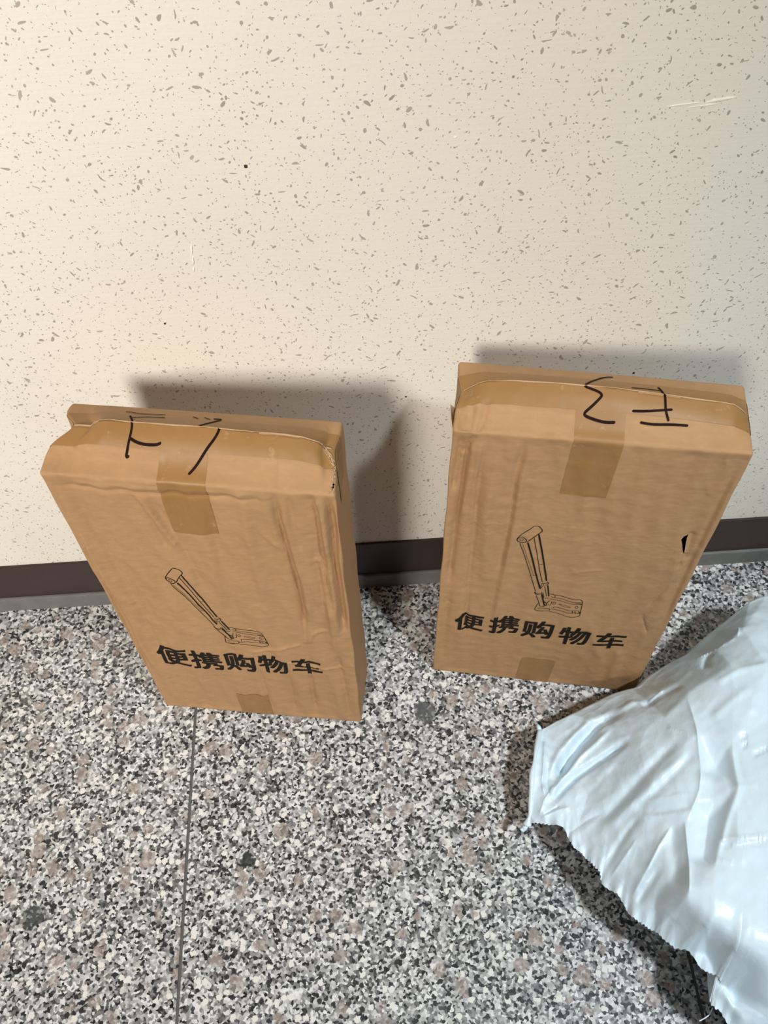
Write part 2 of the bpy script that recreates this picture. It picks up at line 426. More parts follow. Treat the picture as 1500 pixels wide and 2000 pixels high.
# ------------------------------------------------------------------ cardboard boxes
BW, BD, BH = 0.2738, 0.0871, 0.5291
YS = 0.046
DATA = {'seam':{1:[[0.024,0.0156],[0.03,0.0205],[0.0374,0.0241],[0.0501,0.0261],[0.0763,0.0251],[0.1504,0.0254],[0.1972,0.0231],[0.2254,0.0231],[0.2439,0.0207],[0.2588,0.015],[0.264,0.0082]],2:[[0.0013,0.0017],[0.0061,0.0044],[0.0117,0.0087],[0.0187,0.0145],[0.0281,0.0184],[0.052,0.0212],[0.0994,0.0227],[0.1466,0.0221],[0.194,0.0188],[0.2414,0.0149],[0.2557,0.0132],[0.2675,0.0047],[0.2721,0.0002]]},'marker':{2:[[[[0.1485,0.0757],[0.1421,0.0748],[0.1337,0.0676],[0.1234,0.056],[0.1173,0.0449],[0.1243,0.0429],[0.1321,0.0406],[0.1349,0.0381],[0.134,0.0359],[0.127,0.0286],[0.1197,0.0228],[0.1209,0.0208],[0.1301,0.0186],[0.1399,0.0172],[0.1488,0.018]],2.3],[[[0.1628,0.0539],[0.1745,0.0553],[0.1904,0.0549]],1.5],[[[0.1885,0.0622],[0.1906,0.0559],[0.1923,0.0446],[0.1929,0.0335],[0.1939,0.0293],[0.1968,0.0228]],2.2],[[[0.1632,0.0276],[0.1759,0.0286],[0.1893,0.0307],[0.1996,0.0325]],2],[[[0.1712,0.0198],[0.1824,0.019],[0.201,0.0207],[0.2147,0.021]],2]],1:[[[[0.0626,0.0716],[0.0818,0.0685],[0.1033,0.0702]],1.2],[[[0.0726,0.0579],[0.0882,0.0624],[0.1061,0.0627]],1.2],[[[0.0697,0.0619],[0.0761,0.0471],[0.0784,0.0412],[0.0798,0.0349],[0.08,0.0302],[0.0798,0.024],[0.0791,0.0182],[0.082,0.0193]],2.3],[[[0.0806,0.0319],[0.0847,0.0301],[0.0919,0.0283],[0.101,0.028],[0.1079,0.0284],[0.1116,0.0301]],2.2],[[[0.1304,0.0701],[0.1373,0.066]],1.1],[[[0.1414,0.0701],[0.149,0.0661]],1.1],[[[0.151,0.0683],[0.1613,0.0689],[0.1478,0.0547],[0.1428,0.049],[0.1452,0.0466],[0.1628,0.0481],[0.1646,0.0459],[0.1616,0.0369],[0.1543,0.0279],[0.1446,0.0152],[0.1388,0.0089]],2.3]]},'cart':[[[[0.0939,0.3823],[0.0971,0.3826],[0.1006,0.3805],[0.1034,0.3752],[0.1034,0.3727],[0.0957,0.3614],[0.0903,0.3508]],1.6],[[[0.0939,0.3823],[0.0874,0.3724],[0.0799,0.3601],[0.0785,0.3548],[0.0792,0.3509],[0.0828,0.3485],[0.0872,0.3488],[0.0897,0.3513],[0.0887,0.3551],[0.0855,0.3591],[0.0822,0.3595],[0.0797,0.3571],[0.0787,0.3533]],1.6],[[[0.0861,0.3542],[0.0856,0.3522],[0.0842,0.3513],[0.0826,0.3517],[0.0817,0.3534],[0.0822,0.3553],[0.0836,0.3562],[0.0852,0.3558],[0.0861,0.3542]],1],[[[0.0826,0.3474],[0.0923,0.3166],[0.1034,0.2787],[0.1117,0.2475]],1.3],[[[0.0909,0.3499],[0.0983,0.3242],[0.1067,0.2907],[0.1163,0.2544]],3.2],[[[0.0963,0.361],[0.1057,0.3191],[0.111,0.2938],[0.1165,0.2721]],1.3],[[[0.1005,0.3677],[0.1083,0.3345],[0.1147,0.3056],[0.1209,0.2742]],3.2],[[[0.0854,0.3469],[0.0945,0.317],[0.1049,0.2859]],0.6],[[[0.1023,0.2854],[0.1073,0.2852]],1],[[[0.1085,0.3099],[0.1124,0.3101]],0.9],[[[0.1157,0.269],[0.1187,0.2685],[0.1233,0.2694]],1.6],[[[0.1217,0.2732],[0.124,0.269],[0.1228,0.2641],[0.1198,0.2646]],1.5],[[[0.1204,0.2624],[0.1255,0.2382]],1.1],[[[0.1237,0.2642],[0.1281,0.2388]],2.8],[[[0.1236,0.2341],[0.1291,0.2353]],1.6],[[[0.1189,0.2668],[0.1163,0.2544]],1.2],[[[0.1165,0.2675],[0.1151,0.2566]],1.2],[[[0.1102,0.2472],[0.1128,0.2429],[0.1183,0.2422],[0.119,0.2466]],1.6],[[[0.1102,0.2472],[0.1125,0.2404],[0.1174,0.2402]],1.3],[[[0.1133,0.2393],[0.1213,0.2124]],1.3],[[[0.1194,0.2431],[0.126,0.2147]],3],[[[0.1215,0.2111],[0.1267,0.2136]],1.6],[[[0.1185,0.2206],[0.117,0.2127],[0.1156,0.2028],[0.1171,0.2006],[0.1234,0.2],[0.1282,0.2017],[0.1331,0.2021],[0.1337,0.2074],[0.1297,0.2091],[0.1183,0.2066]],1.3],[[[0.1185,0.1999],[0.1271,0.2005]],2.2],[[[0.1279,0.2448],[0.1313,0.2443],[0.1353,0.2409],[0.1501,0.2385],[0.1641,0.2372],[0.1678,0.2349],[0.1688,0.2227],[0.1699,0.2038],[0.1695,0.1985],[0.1628,0.1937],[0.1563,0.1955],[0.1436,0.1979],[0.1333,0.2002]],1.4],[[[0.1302,0.2392],[0.1356,0.2348],[0.1448,0.2337],[0.1663,0.2309]],1],[[[0.1353,0.2409],[0.1355,0.2354]],1],[[[0.1302,0.2343],[0.1369,0.2295],[0.1596,0.2269]],1],[[[0.1366,0.2131],[0.1477,0.2124],[0.159,0.211],[0.1681,0.2111]],1.2],[[[0.1373,0.2127],[0.1372,0.2082]],1],[[[0.1337,0.2068],[0.1487,0.2056],[0.16,0.2042],[0.1691,0.2049]],1.1],[[[0.1417,0.2206],[0.1465,0.221],[0.1527,0.2204],[0.1578,0.2188],[0.1531,0.2174],[0.147,0.2179],[0.1417,0.2206]],0.8],[[[0.1653,0.2194],[0.1639,0.2146],[0.1612,0.2185],[0.1626,0.2232],[0.1653,0.2194]],1],[[[0.1596,0.2105],[0.1606,0.2043]],1.6],[[[0.1644,0.2075],[0.1635,0.205],[0.162,0.2072],[0.1628,0.2099],[0.1644,0.2075]],1],[[[0.1335,0.2276],[0.1331,0.2162],[0.1297,0.2193]],1.2],[[[0.1302,0.2294],[0.1283,0.2202]],1.2],[[[0.1387,0.2225],[0.1372,0.2177],[0.1346,0.2216],[0.1361,0.2263],[0.1387,0.2225]],1],[[[0.1595,0.2275],[0.1681,0.2269]],2.6],[[[0.1671,0.2096],[0.1697,0.205]],2.6],[[[0.124,0.2256],[0.1283,0.2202],[0.1285,0.2139],[0.1248,0.2195]],1.8],[[[0.1202,0.2468],[0.1225,0.2376],[0.1222,0.2301]],1.4]],'crease':{1:[[[[0.0049,0.5103],[0.0574,0.5102],[0.1091,0.5093],[0.1521,0.5097],[0.2103,0.5128]],-1.3,2.0],[[[0.0082,0.5202],[0.0599,0.5192],[0.1114,0.519],[0.1684,0.5204],[0.2114,0.5209]],0.8,3],[[[0.0119,0.5253],[0.0093,0.5028],[0.0061,0.4425],[0.0061,0.3751],[0.0049,0.2247],[0.0035,0.0874]],-1.8,2.2],[[[0.0222,0.5044],[0.0291,0.4111],[0.0312,0.2793],[0.0307,0.1464]],-1.0,5],[[[0.0872,0.5106],[0.0957,0.471],[0.1068,0.4124]],1.2,3],[[[0.0796,0.5097],[0.0886,0.4666],[0.0957,0.4079]],-1.2,3],[[[0.0968,0.5102],[0.1032,0.4685],[0.1122,0.4103],[0.1178,0.3282]],-0.9,4],[[[0.2173,0.5309],[0.2161,0.4866],[0.2187,0.4283],[0.2215,0.3766],[0.222,0.2997],[0.2195,0.2375]],-3.0,3.0],[[[0.2214,0.2817],[0.2169,0.1828],[0.2137,0.0917],[0.2104,0.0234]],-0.5,2.4],[[[0.2233,0.527],[0.2231,0.4799],[0.2257,0.417],[0.2287,0.3568],[0.2291,0.277]],1.3,4],[[[0.2504,0.528],[0.2537,0.4914],[0.2535,0.4162],[0.2559,0.3716],[0.2566,0.3056]],-2.2,2.6],[[[0.2546,0.5285],[0.258,0.4844],[0.2586,0.4217]],1.4,2.5],[[[0.2625,0.5294],[0.2661,0.5094],[0.2666,0.464],[0.2651,0.4131],[0.266,0.3552],[0.2657,0.2574]],-4.2,3.6],[[[0.2526,0.3278],[0.2532,0.2565],[0.2507,0.1753]],1.6,3],[[[0.1465,0.1888],[0.1887,0.2106],[0.2143,0.2274]],1.2,1.4],[[[0.2199,0.2284],[0.2292,0.2521],[0.2464,0.2677]],1.4,1.4],[[[0.1815,0.1759],[0.2155,0.1683],[0.2656,0.1609]],1.0,1.4],[[[0.1509,0.1525],[0.1519,0.0063]],-1.6,2.5],[[[0.1878,0.1481],[0.1834,0.0136]],-1,2.5],[[[0.2158,0.1434],[0.213,0.0204]],-1.6,2.5],[[[0.2514,0.2303],[0.2563,0.1321],[0.2591,0.0169]],-1.5,3],[[[0.2306,0.5294],[0.2301,0.4722],[0.2345,0.4278]],-0.8,3],[[[0.2457,0.4386],[0.247,0.3805],[0.2475,0.304]],-1.3,3],[[[0.25,0.43],[0.2521,0.371],[0.2529,0.2932]],1.2,3],[[[0.2581,0.4023],[0.2582,0.3287],[0.2592,0.2575]],1.3,2.4],[[[0.187,0.4836],[0.1972,0.4546],[0.212,0.432]],0.6,1.5],[[[0.2046,0.5263],[0.2074,0.4946],[0.2134,0.4433]],0.5,4],[[[0.0055,0.5222],[0.0069,0.4819],[0.0093,0.415],[0.0123,0.2761],[0.0127,0.0972]],0.9,3],[[[0.0371,0.4729],[0.0402,0.3594],[0.0438,0.257],[0.041,0.1771]],-0.9,5],[[[0.2544,0.4211],[0.2496,0.4128],[0.2442,0.41]],0.8,1.4],[[[0.1544,0.4962],[0.1466,0.3957],[0.1451,0.2866]],-0.8,6],[[[0.1841,0.4999],[0.1818,0.3808],[0.1821,0.2563]],0.8,6]],2:[[[[0.0171,0.524],[0.0148,0.4834],[0.0114,0.3797],[0.0105,0.2327]],-3.4,3.2],[[[0.0214,0.5245],[0.0198,0.4841],[0.0174,0.3807]],1.6,3],[[[0.0325,0.5231],[0.03,0.4405],[0.0318,0.3783],[0.0337,0.2374],[0.0379,0.0894]],-1.8,3.2],[[[0.0735,0.5235],[0.0712,0.4623],[0.0731,0.3854],[0.0719,0.269],[0.0711,0.1267]],1.2,4],[[[0.0683,0.5228],[0.0657,0.4614],[0.0678,0.3845],[0.066,0.2678]],-1.2,4],[[[0.0094,0.5229],[0.0075,0.4807],[0.0055,0.4297]],-2.6,2.2],[[[0.0282,0.5225],[0.0261,0.446],[0.028,0.3679]],1.3,3],[[[0.0223,0.5247],[0.0157,0.5056],[0.013,0.4896]],-1.6,2],[[[-0.0054,0.3912],[-0.0047,0.2883],[-0.0005,0.0952]],0.8,4],[[[0.0105,0.2327],[0.0114,0.1413],[0.0124,0.0363]],-0.8,4],[[[0.0452,0.5203],[0.0427,0.4443],[0.0445,0.3609],[0.05,0.2408]],0.8,5],[[[0.2649,0.522],[0.2644,0.4309],[0.2641,0.3292],[0.2674,0.193]],-1.3,2.6],[[[0.27,0.5205],[0.2696,0.4282],[0.2693,0.3302],[0.272,0.1941]],0.8,2.6],[[[0.2549,0.3556],[0.2573,0.3458],[0.2547,0.3273]],-1.6,1.2],[[[0.2524,0.3975],[0.2564,0.369],[0.2606,0.3391]],-1,4],[[[0.2388,0.219],[0.2474,0.1924],[0.2552,0.17]],-0.8,2],[[[0.242,0.2323],[0.25,0.2703],[0.2586,0.3063]],-0.8,3],[[[0.1452,0.2927],[0.1581,0.3019],[0.1804,0.3041]],0.6,1.6],[[[0.1814,0.1933],[0.212,0.0869]],0.6,6],[[[0.2319,0.1219],[0.2357,0.0291]],0.7,6]]},'tcrease':{1:[[[[0.216,0.0458],[0.2175,0.0247],[0.2184,0.0038]],1.0,2.5],[[[0.2198,0.0457],[0.2211,0.025],[0.2212,0.0041]],-1.2,2.5],[[[0.0163,0.0013],[0.0179,0.0158],[0.0174,0.0276]],-1.5,2],[[[0.0455,0.0414],[0.0463,0.0292]],-0.8,3],[[[0.2622,0.0425],[0.2651,0.0184]],-1.5,3],[[[0.0896,0.0286],[0.0906,-0.0006]],0.6,3],[[[0.1153,0.0217],[0.114,0.0011]],-0.7,4]],2:[[[[0.0166,0.0286],[0.0166,0.0127],[0.017,-0.0024]],-3.2,2.5],[[[0.03,0.0315],[0.0288,0.0151],[0.0214,-0.0038]],-3.6,2.5],[[[0.0091,0.0215],[0.0116,-0.0011]],-2.5,2.5],[[[0.0028,0.0286],[0.0075,0.013],[0.0074,-0.0016]],-2,2.5],[[[0.0226,0.0297],[0.0217,0.0139],[0.0188,-0.0016]],1.6,2.5],[[[0.0113,0.0353],[0.0118,0.0181]],1.4,2.5],[[[0.0963,0.0284],[0.0971,0.0084]],0.8,3],[[[0.0535,0.03],[0.049,0.0023]],0.6,4],[[[0.0729,-0.0003],[0.0843,0.0042],[0.0959,0.0072]],-1,3]]},'hole':[[0.2451,0.3817],[0.2467,0.3869],[0.2508,0.3891],[0.251,0.3779],[0.2533,0.3644],[0.2546,0.3535],[0.2512,0.362],[0.2481,0.3735]],'tear1':[[0.2564,0.0467],[0.2618,0.046],[0.2669,0.0413],[0.2713,0.0328],[0.2730128590138314,0.023],[0.2730128590138314,0.0138],[0.2723,0.0061],[0.2699,0.0005]],'ear':[[-0.0053,0.5829],[-0.0002,0.5584],[-0.0015,0.5441]],'hole1':[[0.2684,0.5278],[0.2724,0.5329],[0.2758,0.5424],[0.2769,0.5388],[0.2737,0.5254],[0.2693,0.5154]]}


def seg_dist(px, py, poly):
    """distance to a polyline and a taper (0 at its two ends)"""
    poly = np.array(poly, float)
    L = np.r_[0, np.cumsum(np.linalg.norm(np.diff(poly, axis=0), axis=1))]
    best = np.full(px.shape, 1e9)
    par = np.zeros(px.shape)
    for k in range(len(poly) - 1):
        a, b = poly[k], poly[k + 1]
        ab = b - a
        l2 = ab @ ab + 1e-12
        u = np.clip(((px - a[0]) * ab[0] + (py - a[1]) * ab[1]) / l2, 0, 1)
        d = np.hypot(px - a[0] - u * ab[0], py - a[1] - u * ab[1])
        m = d < best
        best[m] = d[m]
        par[m] = (L[k] + u[m] * math.sqrt(l2)) / L[-1]
    return best, par


def creases(px, py, lst, sharp=True):
    h = np.zeros(px.shape)
    for poly, amp, w in lst:
        w = w * 1e-3
        P = np.array(poly)
        lo, hi = P.min(0) - 5 * w, P.max(0) + 5 * w
        m = (px > lo[0]) & (px < hi[0]) & (py > lo[1]) & (py < hi[1])
        if not m.any(): continue
        d, u = seg_dist(px[m], py[m], poly)
        prof = np.exp(-(d / w)) if sharp and w < 0.0035 else np.exp(-(d / w) ** 2)
        tap = np.clip(np.minimum(u, 1 - u) / 0.14, 0.12, 1)
        h[m] += amp * 1e-3 * prof * tap
    return h


CORNER = {  # small true-shape offsets of the eight corners (m): fl, fr, bl, br bottom then top
    1: dict(fl=(.0015, -.002, 0), fr=(.001, 0, 0), FL=(.001, -.001, .002), FR=(.0005, 0, -.001), BL=(.005, .001, 0), BR=(-.004, 0, 0), bl=(0, 0, 0), br=(0, 0, 0)),
    2: dict(fl=(-.006, 0, 0), fr=(.001, 0.001, 0), FL=(.001, 0, -.003), FR=(.0015, 0, 0), BL=(-.001, .001, 0), BR=(.001, -.001, 0), bl=(-.003, 0, 0), br=(0, 0, 0))}


class BoxSurf:
    def __init__(self, k):
        self.k = k
        s = np.array(DATA['seam'][k])
        self.sx, self.sh = s[:, 0], np.clip(s[:, 1], 0.0, None)
        self.fc, self.tc, self.co = DATA['crease'][k], DATA['tcrease'][k], CORNER[k]

    def tent(self, x, y):
        h = np.interp(x, self.sx, self.sh)
        u = np.where(y < YS, y / YS, (BD - y) / (BD - YS))
        u = np.clip(u, 0, 1)
        return h * (u - 0.10 * np.sin(2 * math.pi * u) * (y < YS))

    def wave(self, x, z):
        g = np.random.default_rng(40 + self.k)
        o = np.zeros(x.shape)
        for f, a, sq in ((70, .0011, .18), (125, .0008, .15), (60, .0007, .9), (130, .0005, .9), (250, .0003, .8), (420, .00018, .8)):
            for _ in range(3):
                p1, p2, t = g.uniform(0, 6, 3)
                th = g.normal(0, .12) if sq < .5 else g.uniform(0, math.pi)
                w1 = math.cos(th) * x + math.sin(th) * z
                w2 = (-math.sin(th) * x + math.cos(th) * z) * sq
                v = np.sin(w1 * f + p1 + 1.5 * np.sin(w2 * f * .6 + p2))
                o += a * (0.5 - np.abs(v)) * (0.8 if sq < .5 else 0.42)
        return o

    def __call__(self, P):
        P = np.asarray(P, float)
        r = 0.0035
        dim = np.array([BW, BD, BH])
        c = np.clip(P, r, dim - r)
        d = P - c
        n = d / np.maximum(np.linalg.norm(d, axis=1), 1e-9)[:, None]
        Q = c + r * n
        x, y, z = P.T
        Q = Q.copy()
        # front panel: creases, faint sag
        wf = np.clip(-n[:, 1], 0, 1) ** 2
        edge = np.clip(np.minimum(z, BH - z) / 0.012, 0, 1)
        df = 2.5 * creases(x, z, self.fc) * (0.35 + 0.65 * edge)
        df += self.wave(x, z) * edge
        df += 0.0012 * np.sin(x * 47 + 1.3 * self.k) * np.sin(z * 19 + self.k) * edge
        if self.k == 1:   # the crushed strip at the right edge of this box
            df += 0.0025 * np.exp(-((x - 0.262) / 0.006) ** 2) * np.clip((z - 0.15) / 0.2, 0, 1) * edge
        Q[:, 1] -= df * wf
        # top
        wt = np.clip(n[:, 2], 0, 1) ** 2
        Q[:, 2] += self.tent(x, y) * np.clip((z - (BH - 0.06)) / 0.06, 0, 1) + creases(x, y, self.tc) * wt
        # ends: dents at the seam, gentle waves
        zt = np.exp(-((BH - z) / 0.05) ** 2)
        gy = np.exp(-((y - YS) / 0.016) ** 2)
        if self.k == 1:
            Q[:, 0] += 0.020 * gy * zt * np.clip(1 - x / 0.10, 0, 1)
            Q[:, 0] -= 0.003 * gy * zt * np.clip((x - 0.2) / 0.07, 0, 1)
        else:
            Q[:, 0] += 0.004 * gy * zt * np.clip(1 - x / 0.10, 0, 1)
        wx = np.abs(n[:, 0]) ** 2
        Q[:, 0] += wx * 0.0005 * np.sin(z * 60 + y * 90 + self.k) * np.clip(np.minimum(z, BH - z) / 0.03, 0, 1)
        # corner warp
        u, v, w = x / BW, y / BD, z / BH
        for key, o in self.co.items():
            a = u if key[1] in 'rR' else 1 - u
            b = v if key[0] in 'bB' else 1 - v
            cc = w if key.isupper() else 1 - w
            Q += (a * b * cc)[:, None] * np.array(o)
        Q[:, 2] = np.maximum(Q[:, 2], 0.0)
        return Q

    def on_front(self, x, z, off):
        x, z = np.asarray(x, float), np.asarray(z, float)
        e = 6e-4
        f = lambda a, b: self(np.stack([a, np.zeros_like(a), b], 1))
        p = f(x, z)
        n = np.cross(f(x + e, z) - f(x - e, z), f(x, z + e) - f(x, z - e))
        n /= np.linalg.norm(n, axis=1)[:, None] + 1e-12
        return p + n * off

    def lip(self, y):
        return np.where(y <= YS, 0.0016 * np.exp(-(YS - y) / 0.006), -0.0008 * np.exp(-(y - YS) / 0.004))

    def on_top(self, x, y, off):
        x, y = np.asarray(x, float), np.asarray(y, float)
        p = self(np.stack([x, y, np.full_like(x, BH)], 1))
        p[:, 2] += self.lip(y) * np.clip(np.minimum(x, BW - x) / 0.01, 0, 1)
        return p + np.array([0, -0.25, 0.97]) * off if np.isscalar(off) else p

    def on_side(self, y, z, off):
        p = self(np.stack([np.full_like(y, BW), y, z], 1))
        return p + np.array([off, 0, 0])


def lin(a, b, step, r=0.0035):
    e = [a, a + .3 * r, a + .65 * r, a + r]
    n = max(2, int(round((b - a - 2 * r) / step)))
    mid = list(np.linspace(a + r, b - r, n + 1))[1:-1]
    return np.array(e + mid + [b - r, b - .65 * r, b - .3 * r, b])


def grid_faces(nu, nv):
    i, j = np.meshgrid(np.arange(nu - 1), np.arange(nv - 1), indexing='ij')
    a = (i * nv + j).ravel()
    return np.stack([a, a + nv, a + nv + 1, a + 1], 1)


def weld(chunks):
    """join face grids (P, faces) sharing exact coordinates"""
    table, verts, faces = {}, [], []
    for P, F in chunks:
        idx = []
        for p in P:
            key = (round(p[0], 6), round(p[1], 6), round(p[2], 6))
            if key not in table:
                table[key] = len(verts)
                verts.append(p)
            idx.append(table[key])
        idx = np.array(idx)
        faces.append(idx[F])
    return np.array(verts), np.concatenate(faces)


def chaikin(p, it=2):
    p = np.array(p, float)
    for _ in range(it):
        q = 0.75 * p[:-1] + 0.25 * p[1:]
        s = 0.25 * p[:-1] + 0.75 * p[1:]
        mid = np.empty((2 * len(q), p.shape[1]))
        mid[0::2], mid[1::2] = q, s
        p = np.vstack([p[:1], mid, p[-1:]])
    return p


def ribbons(strokes, mapper, step=0.0012, smooth=1, wscale=1.0):
    V, F = [], []
    for pts, w in strokes:
        p = chaikin(pts, smooth)
        L = np.r_[0, np.cumsum(np.linalg.norm(np.diff(p, axis=0), axis=1))]
        n = max(3, int(L[-1] / step))
        s = np.linspace(0, L[-1], n)
        q = np.stack([np.interp(s, L, p[:, 0]), np.interp(s, L, p[:, 1])], 1)
        tg = np.gradient(q, axis=0)
        tg /= np.linalg.norm(tg, axis=1)[:, None] + 1e-12
        nr = np.stack([-tg[:, 1], tg[:, 0]], 1)
        hw = w * 5e-4 * wscale * np.clip(np.minimum(s, L[-1] - s) / 0.001 + 0.55, 0, 1)
        row = np.concatenate([q - nr * hw[:, None], q, q + nr * hw[:, None]])
        row3 = mapper(row[:, 0], row[:, 1])
        b = len(V) and sum(len(v) for v in V)
        V.append(row3)
        for i in range(n - 1):
            F += [(b + i, b + i + 1, b + n + i + 1, b + n + i), (b + n + i, b + n + i + 1, b + 2 * n + i + 1, b + 2 * n + i)]
    return np.concatenate(V), F


def glyph(ch, thick):
    cu = bpy.data.curves.new('glyph', 'FONT')
    cu.body = ch
    cu.offset = thick
    cu.fill_mode = 'FRONT'
    cu.resolution_u = 3
    o = bpy.data.objects.new('glyph', cu)
    COL.objects.link(o)
    dg = bpy.context.evaluated_depsgraph_get()
    dg.update()
    me = bpy.data.meshes.new_from_object(o.evaluated_get(dg))
    bpy.data.objects.remove(o)
    bm = bmesh.new()
    bm.from_mesh(me)
    bpy.data.meshes.remove(me)
    xs_ = [v.co.x for v in bm.verts]
    ys_ = [v.co.y for v in bm.verts]
    bx0, bx1, by0, by1 = min(xs_), max(xs_), min(ys_), max(ys_)
    for k in range(1, 24):
        for co, no in (((bx0 + (bx1 - bx0) * k / 24, 0, 0), (1, 0, 0)), ((0, by0 + (by1 - by0) * k / 24, 0), (0, 1, 0))):
            bmesh.ops.bisect_plane(bm, geom=bm.verts[:] + bm.edges[:] + bm.faces[:], plane_co=co, plane_no=no)
    bm.verts.ensure_lookup_table()
    v = np.array([(q.co.x, q.co.y) for q in bm.verts])
    bm.verts.index_update()
    f = [[q.index for q in fa.verts] for fa in bm.faces]
    bm.free()
    v[:, 0] = (v[:, 0] - bx0) / (bx1 - bx0) - 0.5
    v[:, 1] = (v[:, 1] - by0) / (by1 - by0) - 0.5
    return v, f


def embolden(v, f):
    V, F = [], []
    for i, (dx, dy) in enumerate(((0, 0), (.024, .014), (-.024, .014), (.024, -.014), (-.024, -.014))):
        F += [[k + i * len(v) for k in q] for q in f]
        V.append(v * np.array([.95, .97]) + np.array([dx, dy]))
    return np.concatenate(V), F


GLYPHS = [embolden(*glyph(c, 0.0)) for c in '便携购物车']
TEXT = {1: [(.0452, .1634, .0412, .0490, .0), (.0867, .1594, .0405, .0500, 0), (.1293, .1598, .0390, .0472, 0), (.1715, .1620, .0378, .0465, 0), (.2140, .1655, .0372, .0425, 0)],
        2: [(.0406, .1540, .0365, .0425, 0), (.0840, .1560, .0372, .0452, 0), (.1259, .1514, .0390, .0455, 0), (.1716, .1470, .0380, .0455, 0), (.2158, .1422, .0382, .0425, 0)]}
AFF = np.array([[0.9657, 0.0931], [-0.0414, 0.9349], [0.0167, 0.0113]])
GS = 0.0021


def in_poly(x, y, poly):
    c = np.zeros(x.shape, bool)
    n = len(poly)
    for i in range(n):
        (x0, y0), (x1, y1) = poly[i], poly[(i + 1) % n]
        m = ((y0 > y) != (y1 > y)) & (x < (x1 - x0) * (y - y0) / (y1 - y0 + 1e-12) + x0)
        c ^= m
    return c


